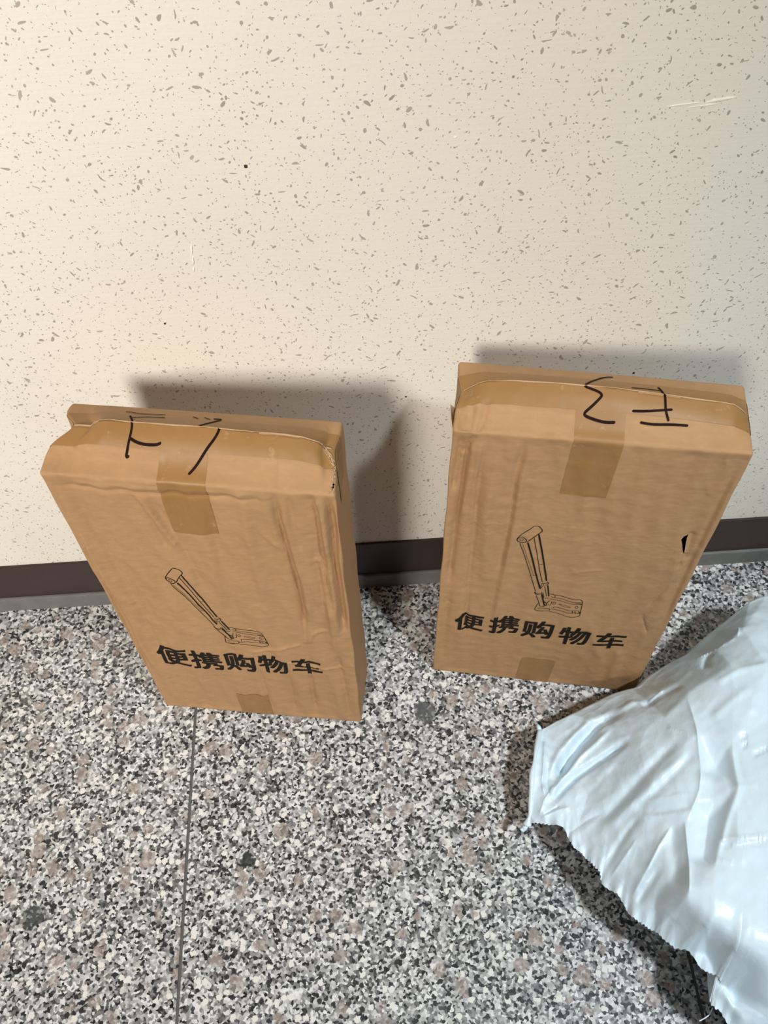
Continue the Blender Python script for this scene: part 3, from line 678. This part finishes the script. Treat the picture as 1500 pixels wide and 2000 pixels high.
def make_box(k, loc, yaw):
    S = BoxSurf(k)
    root = empty('cardboard_box', loc, yaw)
    gx, gz = lin(0, BW, GS), lin(0, BH, GS)
    if k == 2:   # finer mesh round the torn hole
        hp = np.array(DATA['hole'])
        gx = np.array(sorted(set(np.round(gx, 6)) | set(np.round(np.linspace(hp[:, 0].min() - .001, hp[:, 0].max() + .001, 22), 6))))
        gz = np.array(sorted(set(np.round(gz, 6)) | set(np.round(np.linspace(hp[:, 1].min() - .001, hp[:, 1].max() + .001, 34), 6))))
    gy = np.array(sorted(set(np.round(lin(0, BD, 0.003), 6)) | {YS}))
    def face(a, b, fn):
        A, B = np.meshgrid(a, b, indexing='ij')
        return fn(A.ravel(), B.ravel()), grid_faces(len(a), len(b))
    Z = np.zeros_like
    front = face(gx, gz, lambda a, b: np.stack([a, Z(a), b], 1))
    back = face(gx, gz, lambda a, b: np.stack([a, Z(a) + BD, b], 1))
    left = face(gy, gz, lambda a, b: np.stack([Z(a), a, b], 1))
    right = face(gy, gz, lambda a, b: np.stack([Z(a) + BW, a, b], 1))
    bot = face(gx, gy, lambda a, b: np.stack([a, b, Z(a)], 1))
    fl = lambda c: (c[0], c[1][:, ::-1])
    # holes torn in the board
    Pf, Ff = front
    cx, cz = Pf[Ff].mean(1)[:, 0], Pf[Ff].mean(1)[:, 2]
    if k == 2:
        Ff = Ff[~in_poly(cx, cz, DATA['hole'])]
    verts, faces = weld([(Pf, Ff), fl(back), fl(left), right, fl(bot)])
    mesh_obj('box_body', S(verts), faces, M_CARD, root)
    for part, sel in (('front', gy <= YS + 1e-9), ('back', gy >= YS - 1e-9)):
        A, B = np.meshgrid(gx, gy[sel], indexing='ij')
        a, b = A.ravel(), B.ravel()
        V = S(np.stack([a, b, np.full_like(a, BH)], 1))
        s = 1 if part == 'front' else -1
        V[:, 2] += (0.0016 * np.exp(-(YS - b) / 0.006) if part == 'front' else -0.0008 * np.exp(-(b - YS) / 0.004)) * np.clip(np.minimum(a, BW - a) / 0.01, 0, 1) * ((b > .004) & (b < BD - .004))
        F = grid_faces(len(gx), sel.sum())
        if part == 'front' and k == 1:   # split corner: the flap has torn away along the right end
            fx, fy = np.stack([a, b], 1)[F].mean(1).T
            F = F[~((fx > BW - 0.0030) & (fx < BW - 0.0008) & (fy > 0.0035) & (fy < 0.012))]
        mesh_obj('top_flap', V, F, M_CARD, root)
    # tape: along the seam, and round the middle
    top = lambda off: (lambda x, y: S.on_top(x, y, off))
    h1 = np.arcsin(0.0)
    def patch(name, a, b, fn, mat=M_TAPE):
        A, B = np.meshgrid(a, b, indexing='ij')
        return mesh_obj(name, fn(A.ravel(), B.ravel()), grid_faces(len(a), len(b)), mat, root)
    wob = lambda x: 0.0006 * np.sin(x * 31 + k)
    u = np.linspace(-1, 1, 25)
    tx = lin(0.001, BW - 0.001, 0.003)
    lo_, hi_ = (0.0255, 0.0655)
    yv = np.array(sorted(set(np.linspace(lo_, hi_, 21)) | {YS, YS + 0.0004}))
    seam = patch('tape_strip', tx, yv, lambda x, y: S.on_top(x, y + wob(x), 0.0005))
    seam['label'] = 'brown packing tape along the top seam'
    if True:  # its ends fold down over both sides
        zz = np.linspace(BH - 0.0005, BH - 0.048, 22)
        for xe, sg in ((BW, 1), (0.0, -1)):
            def side(y, z, xe=xe, sg=sg):
                p = S(np.stack([np.full_like(y, xe), y, z], 1))
                return p + np.array([sg * 0.0006, 0, 0])
            A, B = np.meshgrid(yv, zz, indexing='ij')
            F = grid_faces(len(yv), len(zz))
            mesh_obj('tape_end', side(A.ravel(), B.ravel()), F if sg < 0 else F[:, ::-1], M_TAPE, seam)
    # the middle band, top part down over the front edge
    x0a, x1a, x0b, x1b, zb, zl = (0.1100, 0.1550, 0.1080, 0.1520, 0.4465, 0.0640) if k == 1 else (0.1125, 0.1580, 0.1115, 0.1575, 0.4425, 0.0690)
    uu = np.linspace(0, 1, 24)
    vt = np.linspace(0.0, 1.0, 60)
    def band(a, b):
        # b: arc length from the back of the front flap over the edge and down the front
        total = YS + (BH - zb)
        s = b * total
        ont = s < YS
        z = np.where(ont, BH, BH - (s - YS))
        xx = (x0a + (x1a - x0a) * a) + (x0b - x0a) * np.clip((BH - z) / 0.09, 0, 1)
        p = S(np.stack([xx, np.where(ont, YS - s, 0.0), z], 1))
        y_ = np.where(ont, YS - s, 0.0)
        p[:, 2] += np.where(ont, S.lip(y_), 0)
        w = np.clip((s - YS + 0.004) / 0.008, 0, 1)[:, None]
        return p + (1 - w) * np.array([0, -0.0001, 0.00035]) + w * np.array([0, -0.0004, 0.0001])
    bandt = patch('tape_strip', uu, vt, band)
    bandt['label'] = 'brown packing tape band over the middle of the top'
    mesh_flip(bandt)
    zt_ = np.linspace(0.001, zl, 24)
    xm0, xm1 = (0.1085, 0.1525) if k == 1 else (0.1130, 0.1570)
    lowt = patch('tape_strip', np.linspace(xm0, xm1, 20), zt_, lambda x, z: S.on_front(x + (0.002 * z / 0.06 if k == 2 else 0), z, 0.0005))
    lowt['label'] = 'brown packing tape end low on the front'
    # pale raw edge of the flap, showing along the seam
    ex = np.linspace(0.004, BW - 0.004, 140)
    ew = 0.0009 + 0.0006 * np.sin(ex * 83 + k) * np.sin(ex * 37)
    A = np.concatenate([ex, ex])
    B = np.concatenate([np.full_like(ex, YS) - np.maximum(ew, 0.0003), np.full_like(ex, YS)])
    V = S.on_top(A, B + wob(A) * 0, 0.0009)
    n = len(ex)
    mesh_obj('flap_edge', V, [(i, i + 1, n + i + 1, n + i) for i in range(n - 1)], M_PULP, root)
    if k == 1:
        # split right corner showing pale torn paper
        g = np.random.default_rng(5)
        tear = np.array(DATA['tear1'])
        for dx, w, o in ((0, 1.7, .0009), (-.0026, .9, .0007), (.001, .9, .0016)):
            st = chaikin(tear + [dx, 0], 2)
            st = st + g.normal(0, .00035, st.shape)
            st[:, 0] = np.clip(st[:, 0], 0, BW - .0004)
            V, F = ribbons([(st, w)], lambda x, y: S.on_top(np.clip(x, 0, BW), np.clip(y, .0003, BD), 1.0 * o), 0.0009, 0)
            V = V + g.normal(0, .00028, V.shape)
            mesh_obj('torn_edge', V, F, M_PULP, root)
    else:
        # a split scrap of liner standing off the crushed top left corner
        V = np.array([(.001, .006, BH - .012), (.0005, .030, BH - .006), (-.0035, .020, BH + .010), (-.0015, .012, BH - .002), (.0015, .006, BH - .012), (.001, .030, BH - .006), (-.003, .020, BH + .0102), (-.001, .012, BH - .0018)])
        mesh_obj('torn_edge', V, [(0, 3, 2), (0, 1, 3), (1, 2, 3), (6, 7, 4), (7, 5, 4), (7, 6, 5), (0, 2, 6, 4), (1, 5, 6, 2)], M_PULP, root)
    # printing and handwriting
    fmap = lambda off: (lambda x, z: S.on_front(x, z, off))
    cart = []
    for pts, w in DATA['cart']:
        p = np.array(pts)
        if k == 1: p = np.c_[p, np.ones(len(p))] @ AFF
        cart.append((p, w))
    V, F = ribbons(cart, fmap(0.0005), 0.0015, 1, 0.6)
    mesh_obj('printed_drawing', V, F, M_INK, root)['label'] = 'black line drawing of a folding trolley'
    V, F = [], []
    for (gv, gf), (cx, cz, w, h, sh) in zip(GLYPHS, TEXT[k]):
        b = sum(len(q) for q in V)
        V.append(S.on_front(cx + gv[:, 0] * w, cz + gv[:, 1] * h, 0.0007))
        F += [tuple(b + i for i in f) for f in gf]
    me = bpy.data.meshes.new('printed_lettering')
    me.from_pydata([tuple(v) for v in np.concatenate(V)], [], F)
    me.materials.append(M_INK)
    o = bpy.data.objects.new('printed_lettering', me)
    COL.objects.link(o)
    o.parent = root
    o['label'] = 'black printed row of five Chinese characters'
    V, F = ribbons(DATA['marker'][k], lambda x, y: S.on_top(np.clip(x, 0, BW), np.clip(y, 0.0005, BD), 0.0011), 0.001, 2)
    mesh_obj('marker_writing', V, F, M_MARK, root)['label'] = 'black handwritten marks in felt pen'
    return root


def mesh_flip(o):
    o.data.flip_normals()


b1 = make_box(1, (-0.2982, -0.1743, 0.0), -0.16777)
tag(b1, 'dented brown cardboard box on the left, deep creases down the right of its front', 'box', 'two alike cardboard boxes by the wall')
b2 = make_box(2, (0.0835, -0.1508, 0.0), -0.19558)
tag(b2, 'brown cardboard box on the right with a small torn hole near its right edge', 'box', 'two alike cardboard boxes by the wall')

# ------------------------------------------------------------------ plastic mailer bag
BAG = {'P':{'U':[[0.203,-0.271,0.067],[0.2207,-0.264,0.067],[0.2481,-0.2568,0.07],[0.279,-0.2416,0.062],[0.305,-0.2348,0.075],[0.332,-0.226,0.067],[0.3416,-0.2259,0.07],[0.3563,-0.2142,0.077],[0.38,-0.2045,0.087],[0.4104,-0.1947,0.097],[0.4322,-0.179,0.107],[0.4672,-0.1594,0.122],[0.4924,-0.1439,0.132],[0.5166,-0.1371,0.137]],'Lo':[[0.1681,-0.3885,0.057],[0.1768,-0.3897,0.072],[0.1905,-0.3942,0.08],[0.2071,-0.4006,0.084],[0.21,-0.4103,0.086],[0.2139,-0.4259,0.089],[0.2235,-0.436,0.092],[0.2298,-0.4459,0.096],[0.2366,-0.4585,0.1],[0.237,-0.4717,0.102],[0.2511,-0.4869,0.108],[0.2546,-0.4985,0.112],[0.2574,-0.5087,0.115],[0.2695,-0.5197,0.12],[0.2787,-0.5258,0.122],[0.2861,-0.537,0.126],[0.2946,-0.5448,0.128],[0.3066,-0.5489,0.13],[0.3118,-0.5599,0.13],[0.3178,-0.5676,0.13],[0.3302,-0.5734,0.128],[0.3332,-0.5804,0.122],[0.3261,-0.5878,0.117],[0.3211,-0.5954,0.112],[0.3252,-0.602,0.11],[0.3302,-0.6033,0.11],[0.3331,-0.6118,0.11],[0.3381,-0.6204,0.11]],'E':[[0.2011,-0.2748,0.077],[0.1894,-0.3066,0.078],[0.1809,-0.332,0.078],[0.1763,-0.3557,0.074],[0.1725,-0.3779,0.066],[0.1681,-0.3885,0.057]],'I':[[0.3685,-0.2756,0.165],[0.3608,-0.3312,0.178],[0.3511,-0.3789,0.18],[0.3363,-0.4107,0.176],[0.3249,-0.4282,0.172],[0.3155,-0.4693,0.178],[0.3,-0.5086,0.186],[0.3737,-0.3719,0.172],[0.3506,-0.4266,0.17],[0.3317,-0.4699,0.176],[0.3921,-0.3501,0.19],[0.3813,-0.4028,0.194],[0.3626,-0.4333,0.19],[0.3362,-0.4788,0.19],[0.4186,-0.3848,0.2],[0.386,-0.4897,0.2],[0.3647,-0.4567,0.197],[0.3529,-0.5162,0.196],[0.339,-0.5542,0.188],[0.3637,-0.5743,0.188],[0.3189,-0.534,0.188],[0.3501,-0.5872,0.137],[0.368,-0.6198,0.132],[0.3228,-0.552,0.137],[0.4559,-0.2652,0.2],[0.4195,-0.2568,0.188],[0.4206,-0.2204,0.155],[0.4534,-0.2023,0.17],[0.2736,-0.3457,0.117],[0.2777,-0.4409,0.14],[0.2422,-0.3674,0.096],[0.2205,-0.329,0.08],[0.2861,-0.2927,0.11],[0.3385,-0.2995,0.15],[0.3097,-0.3622,0.157],[0.2815,-0.495,0.142],[0.2947,-0.5229,0.15],[0.2551,-0.4333,0.117],[0.2249,-0.4,0.088],[0.2578,-0.2949,0.087]]},'W':[[[[0.21,-0.3425],[0.2283,-0.3181],[0.2483,-0.2964],[0.2709,-0.2799],[0.3063,-0.2668]],-10,6],[[[0.2018,-0.3342],[0.2213,-0.3063],[0.2402,-0.291],[0.2672,-0.2692]],3,5],[[[0.1989,-0.3698],[0.2138,-0.3555],[0.2317,-0.3423],[0.2592,-0.3303],[0.2971,-0.3149]],-7,4.5],[[[0.1968,-0.366],[0.2164,-0.3424],[0.2391,-0.3217],[0.2832,-0.292]],3.5,4],[[[0.2407,-0.4071],[0.2753,-0.3832],[0.3079,-0.3584],[0.3414,-0.3329]],-3.5,6],[[[0.2464,-0.4175],[0.2844,-0.3913],[0.3191,-0.37],[0.3479,-0.3507]],2.5,6],[[[0.2872,-0.3991],[0.3224,-0.3752],[0.3556,-0.3503]],-2,5],[[[0.279,-0.3887],[0.295,-0.3956],[0.3166,-0.3989],[0.3343,-0.3984]],1.2,2.5],[[[0.2814,-0.3987],[0.2993,-0.4098],[0.3191,-0.4123],[0.34,-0.4103]],-1.6,5],[[[0.2766,-0.4071],[0.2951,-0.4152],[0.3183,-0.4157],[0.3351,-0.418]],1.0,2],[[[0.2782,-0.4681],[0.2933,-0.4475],[0.3109,-0.4293]],3,2.6],[[[0.3113,-0.4276],[0.3061,-0.4646],[0.2995,-0.4958]],-3,6],[[[0.3231,-0.427],[0.3149,-0.4692],[0.3026,-0.5066]],3,3],[[[0.2386,-0.4592],[0.2657,-0.4275],[0.2846,-0.4087]],-2.5,4],[[[0.246,-0.4652],[0.276,-0.4339]],2,3],[[[0.2623,-0.4894],[0.2828,-0.4616]],2,3],[[[0.2648,-0.4984],[0.2913,-0.4687]],-2,3.5],[[[0.3649,-0.2797],[0.3612,-0.3238],[0.3538,-0.3715],[0.3453,-0.3969],[0.3335,-0.4158],[0.3249,-0.4274]],1.5,2],[[[0.3836,-0.2927],[0.3691,-0.3716],[0.3499,-0.4272],[0.3222,-0.4787]],-1.2,9],[[[0.2987,-0.5098],[0.3134,-0.533],[0.3384,-0.5545],[0.3631,-0.5741]],1.2,2.5],[[[0.3452,-0.4527],[0.3703,-0.456],[0.3974,-0.4563]],2.2,2],[[[0.3438,-0.4578],[0.3685,-0.4622],[0.3961,-0.4604]],-1.6,2.5],[[[0.338,-0.473],[0.3563,-0.4783]],1.6,1.5],[[[0.3579,-0.4614],[0.369,-0.457]],1.6,1.5],[[[0.3892,-0.3499],[0.3829,-0.4016],[0.3615,-0.4332],[0.3362,-0.4788]],2.2,4],[[[0.4003,-0.3466],[0.4108,-0.3444]],-2,2],[[[0.4,-0.3573],[0.4082,-0.3531]],-2,2],[[[0.4084,-0.3679],[0.4275,-0.3616]],-2,2],[[[0.3735,-0.3998],[0.4039,-0.4013]],1,2],[[[0.3238,-0.2721],[0.3456,-0.2602],[0.3714,-0.2587]],-4,5],[[[0.3354,-0.2628],[0.3464,-0.2569],[0.3534,-0.254]],3,2],[[[0.3996,-0.2442],[0.4085,-0.2276],[0.4164,-0.2176]],-3,3.5],[[[0.4451,-0.2087],[0.4546,-0.1917]],4,3],[[[0.4002,-0.2179],[0.4231,-0.2167],[0.444,-0.2112]],2,1.5],[[[0.3243,-0.2558],[0.299,-0.2677],[0.2702,-0.2825]],2.5,5],[[[0.2047,-0.2888],[0.1979,-0.3181],[0.1918,-0.3435],[0.1918,-0.3625]],3,2.2],[[[0.2045,-0.3193],[0.1983,-0.3447],[0.1976,-0.3635]],-3,2.2],[[[0.1817,-0.3841],[0.1909,-0.3662],[0.2066,-0.3483]],2,3],[[[0.1838,-0.386],[0.2033,-0.3812],[0.2192,-0.3793]],1.5,3],[[[0.1874,-0.3832],[0.2074,-0.3753]],-1.5,2],[[[0.2102,-0.4096],[0.2368,-0.3966],[0.2559,-0.392]],-1.5,3],[[[0.3395,-0.5825],[0.3466,-0.5947],[0.3647,-0.6051],[0.3743,-0.6081]],-5,5],[[[0.3335,-0.5856],[0.34,-0.6001],[0.3485,-0.6169]],3,4],[[[0.3128,-0.5355],[0.3343,-0.5566],[0.3559,-0.5749]],-2,6],[[[0.3338,-0.3139],[0.3486,-0.3276],[0.3572,-0.3406]],1.5,3],[[[0.3953,-0.2757],[0.4228,-0.2646],[0.4605,-0.2608]],1.5,4],[[[0.3794,-0.3168],[0.408,-0.3],[0.4293,-0.2888]],1.6,5],[[[0.2488,-0.3536],[0.277,-0.3368]],1.2,5]],'thread':[[0.3327,-0.5974,0.08],[0.329,-0.6029,0.08],[0.3226,-0.6063,0.08],[0.3154,-0.6087,0.08]]}


def arc_param(P):
    P = np.array(P)
    L = np.r_[0, np.cumsum(np.linalg.norm(np.diff(P[:, :2], axis=0), axis=1))]
    return L


def make_bag():
    U = BAG['P']['U'] + [[.585, -.165, .155], [.66, -.23, .14]]
    Lo = BAG['P']['Lo'] + [[.385, -.655, .088], [.45, -.70, .085], [.56, -.74, .08], [.66, -.72, .08]]
    E = np.array(BAG['P']['E'])
    extra = [[.62, -.33, .19], [.62, -.5, .19], [.55, -.62, .17], [.5, -.5, .2], [.5, -.3, .2], [.45, -.63, .13]]
    pts = np.array(U + Lo + BAG['P']['E'][1:-1] + BAG['P']['I'] + extra)
    # thin-plate fit of the top film's height
    def tps(a, b):
        r2 = ((a[:, None, :2] - b[None, :, :2]) ** 2).sum(-1)
        return 0.5 * r2 * np.log(r2 + 1e-12)
    n = len(pts)
    K = tps(pts, pts) + np.eye(n) * 2e-5
    Pm = np.c_[np.ones(n), pts[:, :2]]
    A = np.block([[K, Pm], [Pm.T, np.zeros((3, 3))]])
    sol = np.linalg.solve(A, np.r_[pts[:, 2], 0, 0, 0])
    def height(q):
        out = np.empty(len(q))
        for i in range(0, len(q), 20000):
            s = q[i:i + 20000]
            out[i:i + 20000] = tps(s, pts) @ sol[:n] + np.c_[np.ones(len(s)), s] @ sol[n:]
        return out
    from mathutils.geometry import delaunay_2d_cdt
    nI = len(U) + len(Lo) + len(BAG['P']['E']) - 2
    chain = lambda *k: [(nI + a, nI + c) for a, c in zip(k[:-1], k[1:])]
    cons = chain(0, 1, 2, 3, 4, 5, 6) + chain(10, 11, 12, 13, 6) + chain(6, 20, 18, 19)
    cv, _, cf, _, _, _ = delaunay_2d_cdt([Vector(p[:2]) for p in pts], cons, [], 0, 1e-6)
    cz = np.array([pts[np.argmin(((pts[:, :2] - np.array(v)) ** 2).sum(1)), 2] for v in cv])
    cv = np.array([tuple(v) for v in cv])

    def planar(q, dflt):
        out = dflt.copy()
        for tri in cf:
            a, b_, c = cv[list(tri)]
            det = (b_[1] - c[1]) * (a[0] - c[0]) + (c[0] - b_[0]) * (a[1] - c[1])
            if abs(det) < 1e-10: continue
            l1 = ((b_[1] - c[1]) * (q[:, 0] - c[0]) + (c[0] - b_[0]) * (q[:, 1] - c[1])) / det
            l2 = ((c[1] - a[1]) * (q[:, 0] - c[0]) + (a[0] - c[0]) * (q[:, 1] - c[1])) / det
            l3 = 1 - l1 - l2
            m = (l1 > -1e-6) & (l2 > -1e-6) & (l3 > -1e-6)
            out[m] = (l1 * cz[tri[0]] + l2 * cz[tri[1]] + l3 * cz[tri[2]])[m]
        return out
    U, Lo = np.array(U), np.array(Lo)
    nU, nL = len(BAG['P']['U']), len(BAG['P']['Lo'])
    def resample(P, k, s):
        L = arc_param(P)
        par = np.where(L <= L[k - 1], L / L[k - 1] * 0.8, 0.8 + 0.2 * (L - L[k - 1]) / (L[-1] - L[k - 1]))
        return np.stack([np.interp(s, par, P[:, i]) for i in range(3)], 1)
    ns, nt = 560, 190
    s = np.concatenate([np.linspace(0, .8, ns), np.linspace(.8, 1, 50)[1:]])
    t = np.concatenate([np.linspace(0, .06, 16), np.linspace(.06, .95, nt - 40)[1:], np.linspace(.95, 1, 25)[1:]])
    u, l = resample(U, nU, s), resample(Lo, nL, s)
    # soften the traced outlines a little
    def soften(P, k):
        ker = np.ones(k) / k
        Q = np.pad(P, ((k // 2, k // 2), (0, 0)), mode='edge')
        return np.stack([np.convolve(Q[:, i], ker, 'valid') for i in range(3)], 1)
    u, l = soften(u, 25), soften(l, 7)
    lt = np.gradient(l[:, :2], axis=0)
    ln = np.stack([lt[:, 1], -lt[:, 0]], 1)
    ln /= np.linalg.norm(ln, axis=1)[:, None]
    if (ln.mean(0) @ np.array([-1, -1])) < 0: ln = -ln
    Ll = arc_param(l)
    zig = (2 * np.abs((Ll / 0.0046 + 0.6 * np.sin(Ll * 70)) % 1 - 0.5) * 2 - 1) * (0.55 + 0.45 * np.sin(Ll * 113) * np.sin(Ll * 47))
    T = t[None, :, None]
    XY = u[:, None, :2] * (1 - T) + l[:, None, :2] * T
    # left end follows its own curve
    eL = np.linspace(0, 1, len(E))
    Et = np.stack([np.interp(t, eL, E[:, i]) for i in (0, 1)], 1)
    d0 = Et - XY[0]
    XY += d0[None] * np.clip(1 - s / 0.10, 0, 1)[:, None, None]
    edge = np.clip((t - 0.975) / 0.025, 0, 1)
    XY += (zig * 0.0010)[:, None, None] * ln[:, None, :] * edge[None, :, None]
    q = XY.reshape(-1, 2)
    zs = height(q)
    zp = planar(q, zs).reshape(len(s), len(t))
    for _ in range(3):   # ease the fold lines a little
        zp = (np.roll(np.pad(zp, 1, mode='edge'), 1, 0) + np.roll(np.pad(zp, 1, mode='edge'), -1, 0) + np.roll(np.pad(zp, 1, mode='edge'), 1, 1) + np.roll(np.pad(zp, 1, mode='edge'), -1, 1))[1:-1, 1:-1] / 4
    z = 0.7 * zp.ravel() + 0.3 * zs
    z += 1.45 * creases(q[:, 0], q[:, 1], BAG['W'], sharp=True)
    # crumple: ridged noise from rotated sines
    rg = np.random.default_rng(11)
    cr = np.zeros(len(q))
    for f_, a_ in ((38, .0013), (70, .0009), (120, .0006), (210, .0003)):
        for _ in range(3):
            th, ph, p2 = rg.uniform(0, math.pi), rg.uniform(0, 6), rg.uniform(0, 6)
            w1 = np.cos(th) * q[:, 0] + np.sin(th) * q[:, 1]
            w2 = -np.sin(th) * q[:, 0] + np.cos(th) * q[:, 1]
            v = np.sin(w1 * f_ + ph + 1.6 * np.sin(w2 * f_ * .45 + p2))
            cr += a_ * (1 - 2 * np.abs(v)) * 0.5
    tt = np.tile(t, len(s))
    ss = np.repeat(s, len(t))
    plateau = 1 / (1 + np.exp(-(z - 0.165) / 0.01))
    z += cr * (1 - 0.55 * plateau)
    flut = np.exp(-(1 - tt) / 0.05) * np.clip(ss / .06, 0, 1)
    La = np.repeat(Ll, len(t))
    z += flut * (0.0022 * np.sin(La * 190 + 1.0) + 0.0014 * np.sin(La * 430))
    # left end hem: thickened and rolled
    hem = np.exp(-(ss / 0.012) ** 2)
    z += 0.002 * hem
    z = np.maximum(z, 0.012)
    top = np.c_[q, z]
    NS, NT_ = len(s), len(t)
    Ftop = grid_faces(NS, NT_)
    root = empty('mailer_bag', (0.42, -0.42, 0.0))
    og = np.array([0.42, -0.42, 0.0])
    # back skirt: from the far outline down to the floor
    G = top.reshape(NS, NT_, 3)
    ub = G[:, 0].copy()
    ut = np.gradient(ub[:, :2], axis=0)
    un = np.stack([-ut[:, 1], ut[:, 0]], 1)
    un /= np.linalg.norm(un, axis=1)[:, None] + 1e-9
    rows = [ub]
    amt = np.clip(s / 0.12, 0, 1)
    for dn, dz in ((.0035, .10), (.006, .25), (.007, .45), (.006, .65), (.003, .82), (-.003, .95), (-.010, 1.0)):
        r = ub.copy()
        r[:, :2] += un * (dn * amt)[:, None]
        zb = np.maximum(0.002, ub[:, 2] * (1 - amt) * 0.9 )
        r[:, 2] = ub[:, 2] + (np.minimum(zb, ub[:, 2] - .002) - ub[:, 2]) * dz
        rows.append(r)
    sk = np.stack(rows, 1)
    # lower film: from the pinked edge back under the bag to the floor
    low = []
    tl = np.array([1, .985, .96, .92, .87, .81, .74, .66, .56, .45, .33, .2, .08, .0])
    lastsk = sk[:, -1]
    for tv in tl:
        i = int(np.argmin(np.abs(t - tv)))
        r = G[:, i].copy()
        ze = G[:, -1, 2]
        fall = np.clip((1 - tv) / 0.42, 0, 1)
        fl_ = np.maximum(0.002, G[:, 0, 2] * (1 - amt) * 0.9)
        zz = ze * (1 - fall) + fl_ * fall - 0.0035 * min(1, (1 - tv) / 0.02)
        r[:, 2] = np.clip(np.minimum(zz, G[:, i, 2] - 0.0035 * min(1, (1 - tv) / 0.02)), 0.0018, None)
        if tv == 1: r = G[:, -1].copy()
        low.append(r)
    low[-1] = lastsk
    lo = np.stack(low, 1)
    V = np.concatenate([top, sk.reshape(-1, 3), lo.reshape(-1, 3)]) - og
    F = np.concatenate([Ftop, grid_faces(NS, sk.shape[1])[:, ::-1] + len(top), grid_faces(NS, lo.shape[1])[:, :] + len(top) + sk.shape[0] * sk.shape[1]])
    o = mesh_obj('film', V, F, M_FILM, root)
    bm = bmesh.new()
    bm.from_mesh(o.data)
    bmesh.ops.remove_doubles(bm, verts=bm.verts, dist=1e-5)
    bmesh.ops.recalc_face_normals(bm, faces=bm.faces)
    bmesh.ops.holes_fill(bm, edges=[e for e in bm.edges if e.is_boundary], sides=0)
    for f in bm.faces: f.smooth = True
    bm.to_mesh(o.data)
    bm.free()
    # rolled hem at the narrow end, a bead of doubled film
    Ec = np.array([G[2, int(np.argmin(np.abs(t - v)))] for v in np.linspace(0, 1, 40)])
    def tube(name, path, rad, seg=8, sx=1.0):
        path = np.array(path)
        n_ = len(path)
        tg = np.gradient(path, axis=0)
        tg /= np.linalg.norm(tg, axis=1)[:, None]
        V_, F_ = [], []
        for i in range(n_):
            a = np.cross(tg[i], [0, 0, 1.0]); a /= np.linalg.norm(a) + 1e-9
            b = np.cross(a, tg[i])
            for j in range(seg):
                th = 2 * math.pi * j / seg
                rr = rad[i] if hasattr(rad, '__len__') else rad
                V_.append(path[i] + (a * math.cos(th) * sx + b * math.sin(th)) * rr)
        for i in range(n_ - 1):
            for j in range(seg):
                j2 = (j + 1) % seg
                F_.append((i * seg + j, i * seg + j2, (i + 1) * seg + j2, (i + 1) * seg + j))
        F_.append(tuple(range(seg))[::-1])
        F_.append(tuple((n_ - 1) * seg + j for j in range(seg)))
        return mesh_obj(name, np.array(V_) - og, F_, M_FILM, root)
    ii = np.linspace(0, 1, 40)
    tube('rolled_hem', Ec, 0.0028 + 0.0012 * np.sin(ii * 17) * np.sin(ii * 5) + 0.0016 * np.exp(-((ii - 1) / .08) ** 2), 10)
    tip = Ec[-1]
    tube('rolled_hem', [tip + np.array([-.0005, .001, .0]), tip + np.array([-.003, -.002, -.004]), tip + np.array([-.006, -.004, -.006]), tip + np.array([-.008, -.003, -.003])], [.003, .0036, .003, .0012], 8)
    t0 = Ec[0]
    tube('rolled_hem', [t0, t0 + np.array([-.001, .004, .001]), t0 + np.array([-.0025, .008, .001])], [.003, .003, .0012], 8)
    th = np.array(BAG['thread'])
    tube('loose_thread', chaikin(th, 2), 0.0007, 5)
    return root


bag = make_bag()
tag(bag, 'crumpled white plastic mailer bag lying on the granite floor, its near edge pinked', 'bag')
